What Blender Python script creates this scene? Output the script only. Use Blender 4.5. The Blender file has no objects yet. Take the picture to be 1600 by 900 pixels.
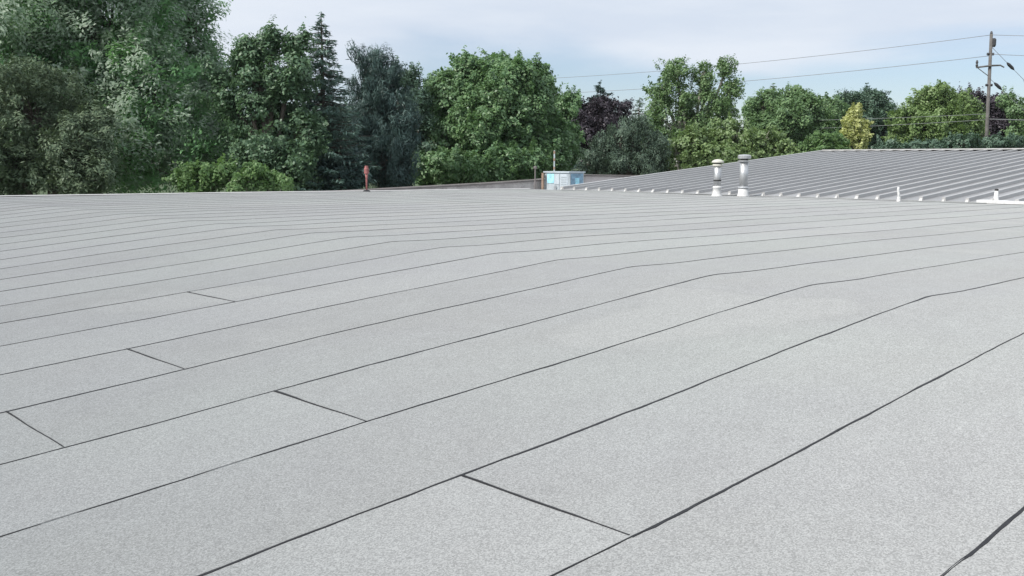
import bpy, math, random
import numpy as np
from math import sin, cos, pi, radians
from mathutils import Matrix, Vector

scene = bpy.context.scene
COL = scene.collection

# ------------------------------------------------------------------ camera
# world axes: X runs along the membrane seams, Y across them, Z up, z = 0 is the flat part of the roof
FPX, HORIZON, ROLL, HEAD, EYE = 1526.26, 256.91, 0.00557, 0.81996, 0.9233
PITCH = math.atan((450 - HORIZON) / FPX)
_r0 = np.array([sin(HEAD), -cos(HEAD), 0.0]); _f0 = np.array([cos(HEAD), sin(HEAD), 0.0]); _z = np.array([0, 0, 1.0])
FW = _f0 * cos(PITCH) - _z * sin(PITCH); _u0 = _f0 * sin(PITCH) + _z * cos(PITCH)
RT = _r0 * cos(ROLL) + _u0 * sin(ROLL); UP = -_r0 * sin(ROLL) + _u0 * cos(ROLL)
CAM = np.array([0, 0, EYE])
cam = bpy.data.cameras.new('camera'); cam.sensor_width = 36.0; cam.lens = FPX / 1600 * 36
cam.clip_start = 0.05; cam.clip_end = 6000
cam_o = bpy.data.objects.new('camera', cam); COL.objects.link(cam_o)
cam_o.matrix_world = Matrix(((RT[0], UP[0], -FW[0], CAM[0]), (RT[1], UP[1], -FW[1], CAM[1]), (RT[2], UP[2], -FW[2], CAM[2]), (0, 0, 0, 1)))
scene.camera = cam_o

# ------------------------------------------------------------------ sky and sun
SUN_EL, SUN_STRENGTH, SUN_ANGLE, SKY_STRENGTH, EXPOSURE = radians(43), 4.0, radians(9), 0.1, 0.2
_sd = -_r0 * 0.76 - _f0 * 0.54            # the sun stands to the left, a little behind the camera
SUN_AZ = math.atan2(_sd[0], _sd[1])       # clockwise from +Y
world = bpy.data.worlds.new('World'); scene.world = world; world.use_nodes = True
wn = world.node_tree; wn.nodes.clear()
def wnode(t, **k):
    n = wn.nodes.new(t)
    for a, b in k.items(): setattr(n, a, b)
    return n
w_out = wnode('ShaderNodeOutputWorld'); w_bg = wnode('ShaderNodeBackground'); w_bg.inputs[1].default_value = SKY_STRENGTH
w_sky = wnode('ShaderNodeTexSky', sky_type='NISHITA', sun_disc=False, sun_elevation=SUN_EL, sun_rotation=SUN_AZ,
              altitude=200, air_density=1.0, dust_density=0.7, ozone_density=1.2)
w_tc = wnode('ShaderNodeTexCoord'); w_map = wnode('ShaderNodeMapping'); w_map.inputs['Scale'].default_value = (1.0, 1.0, 5.5)
w_map.inputs['Rotation'].default_value = (0.05, 0.02, 0.6)
w_noise = wnode('ShaderNodeTexNoise'); w_noise.inputs['Scale'].default_value = 1.7; w_noise.inputs['Detail'].default_value = 6
w_noise.inputs['Roughness'].default_value = 0.48; w_noise.inputs['Distortion'].default_value = 0.25
w_sep = wnode('ShaderNodeSeparateXYZ'); w_el = wnode('ShaderNodeMath', operation='MULTIPLY_ADD')   # cloud cover thickens with elevation
w_el.inputs[1].default_value = 5.0; w_rmp = wnode('ShaderNodeMapRange', interpolation_type='SMOOTHSTEP')
w_rmp.inputs[1].default_value = 1.03; w_rmp.inputs[2].default_value = 1.22
w_rmp.inputs[3].default_value = 0.14; w_rmp.inputs[4].default_value = 0.96
w_mix = wnode('ShaderNodeMix', data_type='RGBA')
w_n2 = wnode('ShaderNodeTexNoise'); w_n2.inputs['Scale'].default_value = 3.4; w_n2.inputs['Detail'].default_value = 7; w_n2.inputs['Roughness'].default_value = 0.55
w_r2 = wnode('ShaderNodeMapRange'); w_r2.inputs[1].default_value = 0.38; w_r2.inputs[2].default_value = 0.62
w_cl = wnode('ShaderNodeMix', data_type='RGBA'); w_cl.inputs[6].default_value = (6.1, 6.75, 7.75, 1); w_cl.inputs[7].default_value = (7.0, 7.5, 8.25, 1)   # thin cloud, thicker and thinner
w_tint = wnode('ShaderNodeMix', data_type='RGBA', blend_type='MULTIPLY'); w_tint.inputs[0].default_value = 1.0; w_tint.inputs[7].default_value = (0.96, 0.98, 1.08, 1)
L = wn.links.new
L(w_tc.outputs['Generated'], w_map.inputs[0]); L(w_map.outputs[0], w_noise.inputs['Vector']); L(w_tc.outputs['Generated'], w_sep.inputs[0]); L(w_sep.outputs[2], w_el.inputs[0]); L(w_noise.outputs[0], w_el.inputs[2]); L(w_el.outputs[0], w_rmp.inputs[0])
L(w_rmp.outputs[0], w_mix.inputs[0]); L(w_sky.outputs[0], w_tint.inputs[6]); L(w_tint.outputs[2], w_mix.inputs[6]); L(w_map.outputs[0], w_n2.inputs['Vector']); L(w_n2.outputs[0], w_r2.inputs[0]); L(w_r2.outputs[0], w_cl.inputs[0]); L(w_cl.outputs[2], w_mix.inputs[7]); L(w_mix.outputs[2], w_bg.inputs[0]); L(w_bg.outputs[0], w_out.inputs[0])
sun = bpy.data.lights.new('sun', 'SUN'); sun.energy = SUN_STRENGTH; sun.angle = SUN_ANGLE; sun.color = (1.0, 0.96, 0.90)
sun_o = bpy.data.objects.new('sun', sun); COL.objects.link(sun_o)
_dir = Vector((sin(SUN_AZ) * cos(SUN_EL), cos(SUN_AZ) * cos(SUN_EL), sin(SUN_EL)))
sun_o.rotation_euler = (-_dir).to_track_quat('-Z', 'Y').to_euler(); sun_o.location = (0, 0, 60)
scene.view_settings.view_transform = 'Standard'; scene.view_settings.look = 'None'
scene.view_settings.exposure = EXPOSURE; scene.view_settings.gamma = 1.0; scene.view_settings.use_curve_mapping = False

# ------------------------------------------------------------------ helpers
def ray(px, py): return FW + RT * (px - 800) / FPX + UP * (450 - py) / FPX
def on_plane(px, py, axis, k):                 # where the sight line meets x=k, y=k or z=k
    d = ray(px, py); return CAM + d * (k - CAM[axis]) / d[axis]
def at(px, py, dist):                          # point at a horizontal distance along the heading
    d = ray(px, py); return CAM + d * dist / float(np.dot(d, _f0))
GROUND = -4.6

def mesh_from(name, v, f, smooth=False):
    me = bpy.data.meshes.new(name); me.from_pydata([tuple(map(float, p)) for p in v], [], f); me.update()
    if smooth: me.polygons.foreach_set('use_smooth', [True] * len(me.polygons))
    return me
def link(name, me, mat=None, parent=None, loc=None):
    o = bpy.data.objects.new(name, me); COL.objects.link(o)
    if mat and me and not me.materials: me.materials.append(mat)
    if parent is not None: o.parent = parent
    off = Vector(loc) if loc is not None else Vector((0, 0, 0))
    if parent is not None: off = off - world_loc(parent)
    o.location = off
    return o
def world_loc(o):
    p = Vector(o.location)
    while o.parent is not None: o = o.parent; p = p + Vector(o.location)
    return p
def tag(o, label=None, cat=None, group=None, kind=None):
    for k, val in (('label', label), ('category', cat), ('group', group), ('kind', kind)):
        if val: o[k] = val
    return o
def thing(name, label, cat, loc, group=None):
    o = bpy.data.objects.new(name, None); COL.objects.link(o); o.location = tuple(map(float, loc)); o.empty_display_size = 0.3
    return tag(o, label, cat, group)

class MB:
    def __init__(s): s.v = []; s.f = []
    def add(s, v, f):
        n = len(s.v); s.v += [tuple(map(float, p)) for p in v]; s.f += [tuple(i + n for i in q) for q in f]
    def box(s, a, b):
        (x0, y0, z0), (x1, y1, z1) = a, b
        s.add([(x0, y0, z0), (x1, y0, z0), (x1, y1, z0), (x0, y1, z0), (x0, y0, z1), (x1, y0, z1), (x1, y1, z1), (x0, y1, z1)],
              [(0, 3, 2, 1), (4, 5, 6, 7), (0, 1, 5, 4), (1, 2, 6, 5), (2, 3, 7, 6), (3, 0, 4, 7)])
    def lathe(s, c, prof, n=20):
        # prof: list of (radius, z); closed with caps
        v = []; f = []
        for r, z in prof:
            for i in range(n):
                a = 2 * pi * i / n; v.append((c[0] + r * cos(a), c[1] + r * sin(a), c[2] + z))
        for j in range(len(prof) - 1):
            for i in range(n):
                k = (i + 1) % n; f.append((j * n + i, j * n + k, (j + 1) * n + k, (j + 1) * n + i))
        f.append(tuple(range(n - 1, -1, -1))); f.append(tuple((len(prof) - 1) * n + i for i in range(n)))
        s.add(v, f)
    def tube(s, pts, rad, n=6):
        pts = [np.array(p, float) for p in pts]
        if np.isscalar(rad): rad = [rad] * len(pts)
        v = []; f = []
        for i, p in enumerate(pts):
            t = pts[min(i + 1, len(pts) - 1)] - pts[max(i - 1, 0)]; t = t / (np.linalg.norm(t) + 1e-9)
            a = np.cross(t, (0, 0, 1.0)) if abs(t[2]) < 0.9 else np.cross(t, (1.0, 0, 0)); a /= np.linalg.norm(a); b = np.cross(t, a)
            for k in range(n):
                an = 2 * pi * k / n; v.append(p + (a * cos(an) + b * sin(an)) * rad[i])
        for i in range(len(pts) - 1):
            for k in range(n):
                q = (k + 1) % n; f.append((i * n + k, i * n + q, (i + 1) * n + q, (i + 1) * n + k))
        f.append(tuple(range(n - 1, -1, -1))); f.append(tuple((len(pts) - 1) * n + k for k in range(n)))
        s.add(v, f)
    def build(s, name, mat, parent=None, smooth=False, kind=None):
        o = link(name, mesh_from(name, s.v, s.f, smooth), mat, parent)
        if kind: o['kind'] = kind
        return o

# ------------------------------------------------------------------ materials
def new_mat(name):
    m = bpy.data.materials.new(name); m.use_nodes = True; t = m.node_tree; t.nodes.clear()
    return m, t
def N(t, typ, **k):
    n = t.nodes.new(typ)
    for a, b in k.items(): setattr(n, a, b)
    return n
def rgba(c): return (c[0], c[1], c[2], 1)
def mixc(t, fac, a, b, blend='MIX'):
    m = N(t, 'ShaderNodeMix', data_type='RGBA', blend_type=blend)
    for sock, v in ((0, fac), (6, a), (7, b)):
        if isinstance(v, (int, float)): m.inputs[sock].default_value = v
        elif isinstance(v, tuple): m.inputs[sock].default_value = rgba(v)
        else: t.links.new(v, m.inputs[sock])
    return m.outputs[2]
def rng(t, x, a, b, c, d):
    m = N(t, 'ShaderNodeMapRange')
    for i, v in enumerate((a, b, c, d)): m.inputs[i + 1].default_value = v
    t.links.new(x, m.inputs[0]); return m.outputs[0]
def noise(t, vec, scale, detail=3, rough=0.5):
    n = N(t, 'ShaderNodeTexNoise'); n.inputs['Scale'].default_value = scale; n.inputs['Detail'].default_value = detail
    n.inputs['Roughness'].default_value = rough; t.links.new(vec, n.inputs['Vector']); return n.outputs[0]
def surf(name, col, rough=0.6, metal=0.0, var=0.12, scale=3.0, dirt=None, dirt_amt=0.35, bump=0.0, bscale=60, spec=0.4, per_object=0):
    m, t = new_mat(name); tc = N(t, 'ShaderNodeTexCoord').outputs['Object']
    n1 = noise(t, tc, scale, 5, 0.6); n2 = noise(t, tc, scale * 9, 3)
    dk = tuple(c * (1 - var) for c in col); lt = tuple(min(1, c * (1 + var)) for c in col)
    c = mixc(t, rng(t, n1, 0.3, 0.7, 0, 1), dk, lt)
    if per_object: c = mixc(t, N(t, 'ShaderNodeObjectInfo').outputs['Random'], mixc(t, per_object, c, (0, 0, 0)), c)
    if dirt: c = mixc(t, rng(t, n2, 0.52, 0.75, 0, dirt_amt), c, dirt)
    b = N(t, 'ShaderNodeBsdfPrincipled'); t.links.new(c, b.inputs['Base Color'])
    b.inputs['Metallic'].default_value = metal; b.inputs['Specular IOR Level'].default_value = spec
    t.links.new(rng(t, n2, 0.3, 0.7, max(0.05, rough - 0.08), min(1, rough + 0.08)), b.inputs['Roughness'])
    if bump:
        bp = N(t, 'ShaderNodeBump'); bp.inputs['Strength'].default_value = bump; bp.inputs['Distance'].default_value = 0.01
        t.links.new(noise(t, tc, bscale, 4), bp.inputs['Height']); t.links.new(bp.outputs[0], b.inputs['Normal'])
    o = N(t, 'ShaderNodeOutputMaterial'); t.links.new(b.outputs[0], o.inputs[0]); return m

def membrane_material():
    m, t = new_mat('granulated_membrane'); tc = N(t, 'ShaderNodeTexCoord').outputs['Object']
    rnd = N(t, 'ShaderNodeObjectInfo').outputs['Random']
    base = mixc(t, rnd, (0.252, 0.257, 0.256), (0.288, 0.294, 0.294))
    blot = noise(t, tc, 0.55, 4, 0.55); mid = noise(t, tc, 3.2, 4, 0.6)
    c = mixc(t, rng(t, blot, 0.35, 0.68, 0.0, 0.55), base, (0.251, 0.257, 0.265))
    c = mixc(t, rng(t, mid, 0.40, 0.70, 0.0, 0.30), c, (0.301, 0.312, 0.313))
    # faint rolling marks along the sheet
    mp = N(t, 'ShaderNodeMapping'); mp.inputs['Scale'].default_value = (0.35, 9.0, 1.0); t.links.new(tc, mp.inputs[0])
    st = noise(t, mp.outputs[0], 1.6, 4, 0.6)
    c = mixc(t, rng(t, st, 0.56, 0.78, 0.0, 0.28), c, (0.232, 0.238, 0.245))
    tint = noise(t, tc, 0.22, 3, 0.5); c = mixc(t, rng(t, tint, 0.42, 0.62, 0.0, 0.8), c, mixc(t, 0.5, c, (0.281, 0.301, 0.289)))
    spots = noise(t, tc, 7.5, 5, 0.7); c = mixc(t, rng(t, spots, 0.66, 0.76, 0.0, 0.35), c, (0.19, 0.19, 0.185))
    # dried puddle marks: a faint pale film with a slightly darker rim
    pud = noise(t, tc, 0.38, 4, 0.45)
    c = mixc(t, rng(t, pud, 0.55, 0.58, 0.0, 0.28), c, (0.245, 0.250, 0.248)); c = mixc(t, rng(t, pud, 0.585, 0.62, 0.0, 0.5), c, (0.295, 0.302, 0.298))
    scf = noise(t, tc, 2.3, 6, 0.75); c = mixc(t, rng(t, scf, 0.60, 0.72, 0.0, 0.32), c, (0.215, 0.22, 0.22))
    # granules: cells of a few millimetres, light with darker ones between
    vo = N(t, 'ShaderNodeTexVoronoi', feature='F1'); vo.inputs['Scale'].default_value = 200.0; t.links.new(tc, vo.inputs['Vector'])
    sep = N(t, 'ShaderNodeSeparateColor'); t.links.new(vo.outputs['Color'], sep.inputs[0])
    gran = rng(t, sep.outputs[0], 0.0, 1.0, 0.74, 1.26)
    g2 = rng(t, noise(t, tc, 80, 4, 0.75), 0.25, 0.75, 0.91, 1.09)
    g3 = rng(t, noise(t, tc, 13, 3, 0.7), 0.25, 0.75, 0.97, 1.03)
    def mul(a, b):
        n = N(t, 'ShaderNodeMath', operation='MULTIPLY'); t.links.new(a, n.inputs[0]); t.links.new(b, n.inputs[1]); return n.outputs[0]
    lv = N(t, 'ShaderNodeValue'); lv.outputs[0].default_value = 1.05
    k = mul(mul(mul(gran, g2), g3), lv.outputs[0])
    vm = N(t, 'ShaderNodeVectorMath', operation='SCALE'); t.links.new(c, vm.inputs[0]); t.links.new(k, vm.inputs[3])
    b = N(t, 'ShaderNodeBsdfPrincipled'); t.links.new(vm.outputs[0], b.inputs['Base Color'])
    b.inputs['Roughness'].default_value = 0.9; b.inputs['Specular IOR Level'].default_value = 0.12; b.inputs['Diffuse Roughness'].default_value = 1.0
    bp = N(t, 'ShaderNodeBump'); bp.inputs['Strength'].default_value = 0.35; bp.inputs['Distance'].default_value = 0.003
    t.links.new(sep.outputs[1], bp.inputs['Height']); t.links.new(bp.outputs[0], b.inputs['Normal'])
    o = N(t, 'ShaderNodeOutputMaterial'); t.links.new(b.outputs[0], o.inputs[0]); return m

def leaf_material(name, ca, cb, under=None, trans=0.28, gloss=0.35, gain=2.9):
    ca = tuple(x * gain for x in ca); cb = tuple(x * gain for x in cb); trans = trans * 1.25
    m, t = new_mat(name); geo = N(t, 'ShaderNodeNewGeometry'); tc = N(t, 'ShaderNodeTexCoord').outputs['Object']
    c = mixc(t, geo.outputs['Random Per Island'], ca, cb)
    n1 = noise(t, tc, 0.9, 3)
    c = mixc(t, rng(t, n1, 0.35, 0.7, 0.0, 0.5), c, tuple(x * 0.62 for x in ca))
    if under: c = mixc(t, geo.outputs['Backfacing'], c, under)
    b = N(t, 'ShaderNodeBsdfPrincipled'); t.links.new(c, b.inputs['Base Color']); b.inputs['Roughness'].default_value = 0.45
    b.inputs['Specular IOR Level'].default_value = gloss
    tr = N(t, 'ShaderNodeBsdfTranslucent'); t.links.new(mixc(t, 0.5, c, (ca[0] * 1.8, ca[1] * 1.8, ca[2] * 0.9)), tr.inputs[0])
    mx = N(t, 'ShaderNodeMixShader'); mx.inputs[0].default_value = trans; t.links.new(b.outputs[0], mx.inputs[1]); t.links.new(tr.outputs[0], mx.inputs[2])
    o = N(t, 'ShaderNodeOutputMaterial'); t.links.new(mx.outputs[0], o.inputs[0]); return m

M = dict(
    membrane=membrane_material(),
    bitumen=surf('bitumen', (0.018, 0.018, 0.020), 0.55, var=0.4, scale=14),
    deck=surf('deck_board', (0.10, 0.10, 0.10), 0.9),
    wall=surf('rendered_wall', (0.42, 0.40, 0.37), 0.85, bump=0.3),
    white_trim=surf('white_coated_trim', (0.46, 0.46, 0.455), 0.5, dirt=(0.45, 0.43, 0.40), dirt_amt=0.3),
    metal=surf('grey_painted_steel', (0.335, 0.337, 0.340), 0.42, metal=0.15, var=0.10, scale=0.6, dirt=(0.22, 0.22, 0.22), dirt_amt=0.45, per_object=0.14),
    rib=surf('grey_painted_rib', (0.43, 0.425, 0.418), 0.38, metal=0.15, var=0.08, scale=0.8),
    sealant=surf('white_sealant', (0.52, 0.52, 0.515), 0.65, var=0.2, scale=9, dirt=(0.3, 0.3, 0.29), dirt_amt=0.5),
    galv=surf('galvanised_steel', (0.55, 0.56, 0.57), 0.38, metal=0.6, var=0.16, scale=7, dirt=(0.38, 0.37, 0.36), dirt_amt=0.5),
    cream=surf('cream_painted_steel', (0.56, 0.555, 0.49), 0.5, var=0.1, dirt=(0.4, 0.36, 0.28)),
    black=surf('black_band', (0.03, 0.03, 0.03), 0.6),
    boot=surf('white_boot', (0.66, 0.66, 0.655), 0.6, var=0.14, scale=8, dirt=(0.36, 0.35, 0.33), dirt_amt=0.5),
    rust=surf('rusty_red_iron', (0.33, 0.125, 0.12), 0.7, var=0.3, scale=9, dirt=(0.12, 0.05, 0.04)),
    brown=surf('brown_coping', (0.15, 0.135, 0.13), 0.55, var=0.25, scale=2),
    block=surf('weathered_parapet', (0.38, 0.36, 0.35), 0.9, var=0.22, scale=2.5, dirt=(0.14, 0.12, 0.11), dirt_amt=0.6, bump=0.4),
    pinkwall=surf('pinkish_parapet', (0.46, 0.43, 0.425), 0.9, var=0.12, scale=2.0, dirt=(0.26, 0.23, 0.22), dirt_amt=0.4),
    cab=surf('unit_steel', (0.42, 0.47, 0.50), 0.5, metal=0.2, var=0.2, scale=5, dirt=(0.25, 0.24, 0.24), dirt_amt=0.5),
    cyan=surf('cyan_panel', (0.30, 0.62, 0.74), 0.5, var=0.3, scale=7, dirt=(0.65, 0.72, 0.74), dirt_amt=0.8),
    bluep=surf('blue_panel', (0.18, 0.30, 0.40), 0.5, var=0.4, scale=6, dirt=(0.40, 0.48, 0.55), dirt_amt=0.6),
    whitep=surf('pale_panel', (0.44, 0.49, 0.53), 0.5, var=0.12, scale=6, dirt=(0.35, 0.38, 0.42), dirt_amt=0.4),
    timber=surf('orange_brown_post', (0.27, 0.19, 0.14), 0.8, var=0.3, scale=8),
    pole=surf('weathered_timber_pole', (0.125, 0.118, 0.112), 0.9, var=0.3, scale=3, dirt=(0.10, 0.09, 0.08)),
    wire=surf('aluminium_wire', (0.25, 0.26, 0.28), 0.5, var=0.1),
    cable=surf('pale_cable', (0.20, 0.21, 0.22), 0.6, var=0.1),
    insul=surf('dark_insulator', (0.05, 0.05, 0.055), 0.35),
    bark=surf('grey_bark', (0.11, 0.095, 0.08), 0.9, var=0.3, scale=5, bump=0.5),
    palebark=surf('pale_bark', (0.30, 0.28, 0.25), 0.9, var=0.25, scale=5, bump=0.4),
    grass=surf('lawn', (0.055, 0.085, 0.030), 0.95, var=0.35, scale=0.5),
    annex=surf('annex_roof_coating', (0.55, 0.56, 0.57), 0.85, var=0.1, scale=1.2),
    l_silver=leaf_material('silver_maple_leaf', (0.042, 0.088, 0.042), (0.074, 0.128, 0.064), under=(0.30, 0.37, 0.29), trans=0.24, gain=4.4),
    l_drab=leaf_material('drab_cedar_leaf', (0.038, 0.055, 0.036), (0.062, 0.082, 0.048), trans=0.12, gloss=0.2),
    l_green=leaf_material('mid_green_leaf', (0.036, 0.064, 0.040), (0.060, 0.094, 0.052), trans=0.22),
    l_linden=leaf_material('linden_leaf', (0.042, 0.078, 0.040), (0.080, 0.122, 0.056), trans=0.25, gloss=0.5, gain=3.1),
    l_spruce=leaf_material('spruce_needle', (0.035, 0.060, 0.050), (0.065, 0.095, 0.078), trans=0.05, gloss=0.25),
    l_pine=leaf_material('pine_needle', (0.020, 0.036, 0.033), (0.036, 0.056, 0.050), trans=0.05, gloss=0.25),
    l_bright=leaf_material('bright_shrub_leaf', (0.040, 0.074, 0.030), (0.075, 0.115, 0.046), trans=0.3),
    l_purple=leaf_material('purple_leaf', (0.015, 0.013, 0.017), (0.030, 0.025, 0.031), trans=0.10),
    l_poplar=leaf_material('poplar_leaf', (0.045, 0.080, 0.036), (0.085, 0.120, 0.055), trans=0.2),
    l_sumac=leaf_material('sumac_leaf', (0.055, 0.085, 0.036), (0.105, 0.140, 0.062), trans=0.25, gloss=0.5),
    l_far=leaf_material('far_green_leaf', (0.045, 0.080, 0.038), (0.078, 0.115, 0.052), trans=0.2),
    l_fardark=leaf_material('far_dark_leaf', (0.028, 0.050, 0.036), (0.048, 0.074, 0.050), trans=0.15),
    l_yellow=leaf_material('golden_leaf', (0.155, 0.170, 0.075), (0.225, 0.230, 0.11), trans=0.25),
)

# ------------------------------------------------------------------ ground
gm = MB(); S = 2500.0; nseg = 24
gv = [(-S + 2 * S * i / nseg, -S + 2 * S * j / nseg, GROUND) for j in range(nseg + 1) for i in range(nseg + 1)]
gf = [(j * (nseg + 1) + i, j * (nseg + 1) + i + 1, (j + 1) * (nseg + 1) + i + 1, (j + 1) * (nseg + 1) + i) for j in range(nseg) for i in range(nseg)]
gm.add(gv, gf); tag(gm.build('ground', M['grass']), kind='structure')

# ------------------------------------------------------------------ main flat roof
V0, WID, FOLD, SLOPE, EAVE = 1.2037, 0.92, 6.913, 0.0851, 26.0
U_LO, K_LO = -9.0, -9
def v_edge(u): return 28.35 - 0.085 * (u - 7.8)
def zroof(u, v):
    d = u - FOLD
    r = 0.05                                                   # softened crease
    z = -SLOPE * 0.5 * (math.sqrt(d * d + r * r) - d)
    z -= 0.012 * math.exp(-((d - 0.65) / 0.6) ** 2)            # slight dip behind the crease
    z += 0.004 * sin(0.9 * u + 0.7 * v) + 0.003 * sin(1.7 * u - 1.1 * v + 1.0) + 0.002 * sin(3.1 * v + 0.6 * u)
    return z
bld = thing('flat_roof_building', 'low building with a wide pale grey granulated sheet roof', 'building', (8, 10, GROUND))
tag(bld)
def u_steps(a, b, near=0.4, far=1.2):
    out = [a]; u = a
    while u < b - 1e-6:
        st = 0.1 if abs(u - FOLD) < 0.9 else (near if u < 12 else far)
        u = min(b, u + st)
        if b - u < 0.05: u = b
        out.append(u)
    return out
rs = random.Random(3)
def wav(v_i, u):   # small sideways wander of a seam
    return 0.006 * sin(0.8 * u + v_i * 2.3) + 0.004 * sin(2.1 * u + v_i * 5.1) + 0.0024 * sin(7.3 * u + v_i * 3.7) + 0.0013 * sin(17.0 * u + v_i * 1.9) + 0.0007 * sin(31.0 * u + v_i * 4.4)
JOINTS = {1: 2.552, 3: 2.71, 5: 2.604, 4: 1.563, 7: 3.895, 2: -3.2, 6: -4.4, 0: -2.0, 8: -2.6, 9: -5.0, -1: 1.2, -2: 4.0, -3: -1.0}
# deck below the sheets
us = u_steps(U_LO, EAVE, 1.0, 2.0); dm = MB(); vs = [V0 + WID * K_LO + i * 1.84 for i in range(19)]
vlast = lambda u: v_edge(u) + 0.0
rows = []
for u in us:
    row = [v for v in vs if v < 25.9] + [vlast(u)]
    rows.append([(u, v, zroof(u, v) - 0.007) for v in row])
nv = len(rows[0]); dv = [p for r_ in rows for p in r_]; nb = len(dv)
dv += [(p[0], p[1], -2.2) for p in dv[:nb]]
df = []
for i in range(len(us) - 1):
    for j in range(nv - 1):
        a = i * nv + j; df.append((a, a + nv, a + nv + 1, a + 1))
    for j in (0, nv - 1):
        a = i * nv + j; q = (a, a + nv, a + nv + nb, a + nb); df.append(q if j else q[::-1])
for i in (0, len(us) - 1):
    for j in range(nv - 1):
        a = i * nv + j; q = (a, a + 1, a + 1 + nb, a + nb); df.append(q if i else q[::-1])
dm.add(dv, df); dm.build('roof_deck', M['membrane'], bld)
wmb = MB()
for (a, b) in (((U_LO + 0.3, vs[0] + 0.3), (EAVE - 0.2, vs[0] + 0.6)), ((U_LO + 0.3, vs[0] + 0.6), (U_LO + 0.6, 25.9)), ((U_LO + 0.6, 25.6), (EAVE - 0.2, 25.9))):
    wmb.box((a[0], a[1], GROUND), (b[0], b[1], -2.0))
wmb.build('wall', M['wall'], bld)

def strip_mesh(k, a, b):
    va = V0 + WID * k; vb = va + WID; s = u_steps(a, b); v = []; f = []
    for u in s:
        e = v_edge(u); v1 = va + wav(k, u); v2 = min(vb + 0.03, e - 0.01) ; v2 = max(v2, v1 + 0.02)
        t = min(1.0, (v2 - v1) / (WID + 0.03)); z1 = zroof(u, v1); z2 = zroof(u, v2)
        lift = 0.0015 if b < EAVE - 1 and abs(u - b) < 0.15 else 0.0
        v += [(u, v1, z1 - 0.003), (u, v1, z1 + 0.0034 + lift), (u, v2, z2 + 0.0034 - 0.0032 * t)]
    for i in range(len(s) - 1):
        a0 = 3 * i; f += [(a0, a0 + 3, a0 + 4, a0 + 1), (a0 + 1, a0 + 4, a0 + 5, a0 + 2)]
    return mesh_from('membrane_strip', v, f)
def bead(mb, pts, nrm, seedv, base_w, hgt):
    # a wandering ridge of squeezed-out bitumen: pts is the line, nrm the direction towards the lower sheet
    v = []; f = []; rr = random.Random(seedv); w = base_w; n = len(pts); tgt = base_w
    for i, p in enumerate(pts):
        if rr.random() < 0.22: tgt = base_w * rr.choice((0.4, 0.6, 0.85, 1.0, 1.25, 1.6, 2.2))
        tgt = min(tgt, 0.0135); w += (tgt - w) * 0.4; ww = w * (0.75 + 0.5 * rr.random()); p = np.array(p)
        v += [p + nrm * ww + np.array((0, 0, -0.005)), p + nrm * ww * 0.75 + np.array((0, 0, hgt * 0.75)), p - nrm * 0.002 + np.array((0, 0, hgt)), p - nrm * 0.004 - np.array((0, 0, 0.004))]
    for i in range(n - 1):
        a = 4 * i
        for q in range(3): f.append((a + q, a + q + 4, a + q + 5, a + q + 1))
    mb.add(v, f)
k = K_LO; strips = 0
while V0 + WID * k < 27.6:
    va = V0 + WID * k
    u_end = EAVE
    if va + 0.05 > v_edge(EAVE): u_end = 7.8 + (28.35 - va - 0.05) / 0.085
    cuts = [U_LO] + ([JOINTS[k]] if k in JOINTS else []) + [u_end]
    for a, b in zip(cuts[:-1], cuts[1:]):
        st = link('membrane_strip', strip_mesh(k, a, b), M['membrane'], bld)
        mb = MB(); st_u = a; pts = []
        while st_u < b:
            pts.append((st_u, va + wav(k, st_u), zroof(st_u, va) + 0.0)); st_u += 0.06 if st_u < 14 else 0.4
        pts.append((b, va + wav(k, b), zroof(b, va)))
        bead(mb, pts, np.array((0, -1.0, 0)), k * 7 + 1, {0: 0.0105, 1: 0.0068, 2: 0.0080, 4: 0.0070}.get(k, 0.0057), 0.0041)
        mb.build('seam', M['bitumen'], st)
        if b != u_end:
            mb = MB(); pts = [(b + 0.002 * sin(9 * q), va + 0.002 + (WID - 0.010) * q, zroof(b, va + WID * q) + 0.003) for q in [i / 24 for i in range(25)]]
            bead(mb, pts, np.array((1.0, 0, 0)), k + 90, 0.0062, 0.0050)
            mb.build('end_joint', M['bitumen'], st)
    k += 1
# pale metal edge along the far side
em = MB(); uu = u_steps(U_LO, EAVE - 0.1, 2.0, 3.0)
for a, b in zip(uu[:-1], uu[1:]):
    ya, yb = v_edge(a), v_edge(b); za, zb = zroof(a, ya), zroof(b, yb)
    sec = lambda u, y, z: [(u, y - 0.06, z + 0.012), (u, y - 0.01, z + 0.035), (u, y + 0.05, z + 0.035), (u, y + 0.05, z - 0.16)]
    em.add(sec(a, ya, za) + sec(b, yb, zb), [(0, 4, 5, 1), (1, 5, 6, 2), (2, 6, 7, 3)])
em.build('edge_trim', M['white_trim'], bld)

# ------------------------------------------------------------------ standing seam metal roof
RAKE, RIDGE_U, MSL, RIBS = 25.2, 44.4, 0.0855, 0.61
def zmet(u): return 0.03 + MSL * (u - EAVE)
mr = thing('metal_roof_building', 'higher building with a grey standing seam metal roof and white ridge cap', 'building', (35, 14, GROUND))
n_pan = 46
LEN = RIDGE_U - EAVE
slope_len = LEN
def shear_box(mb, v0, v1, h0, h1, top_in=0.0):
    a, b = 0.0, LEN
    mb.add([(a, v0, h0), (a, v1, h0), (b, v1, h0 + MSL * b), (b, v0, h0 + MSL * b), (a + top_in * 0.3, v0 + top_in, h1), (a + top_in * 0.3, v1 - top_in, h1), (b, v1 - top_in, h1 + MSL * b), (b, v0 + top_in, h1 + MSL * b)],
           [(0, 1, 2, 3), (4, 7, 6, 5), (0, 4, 5, 1), (1, 5, 6, 2), (2, 6, 7, 3), (3, 7, 4, 0)])
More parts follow.
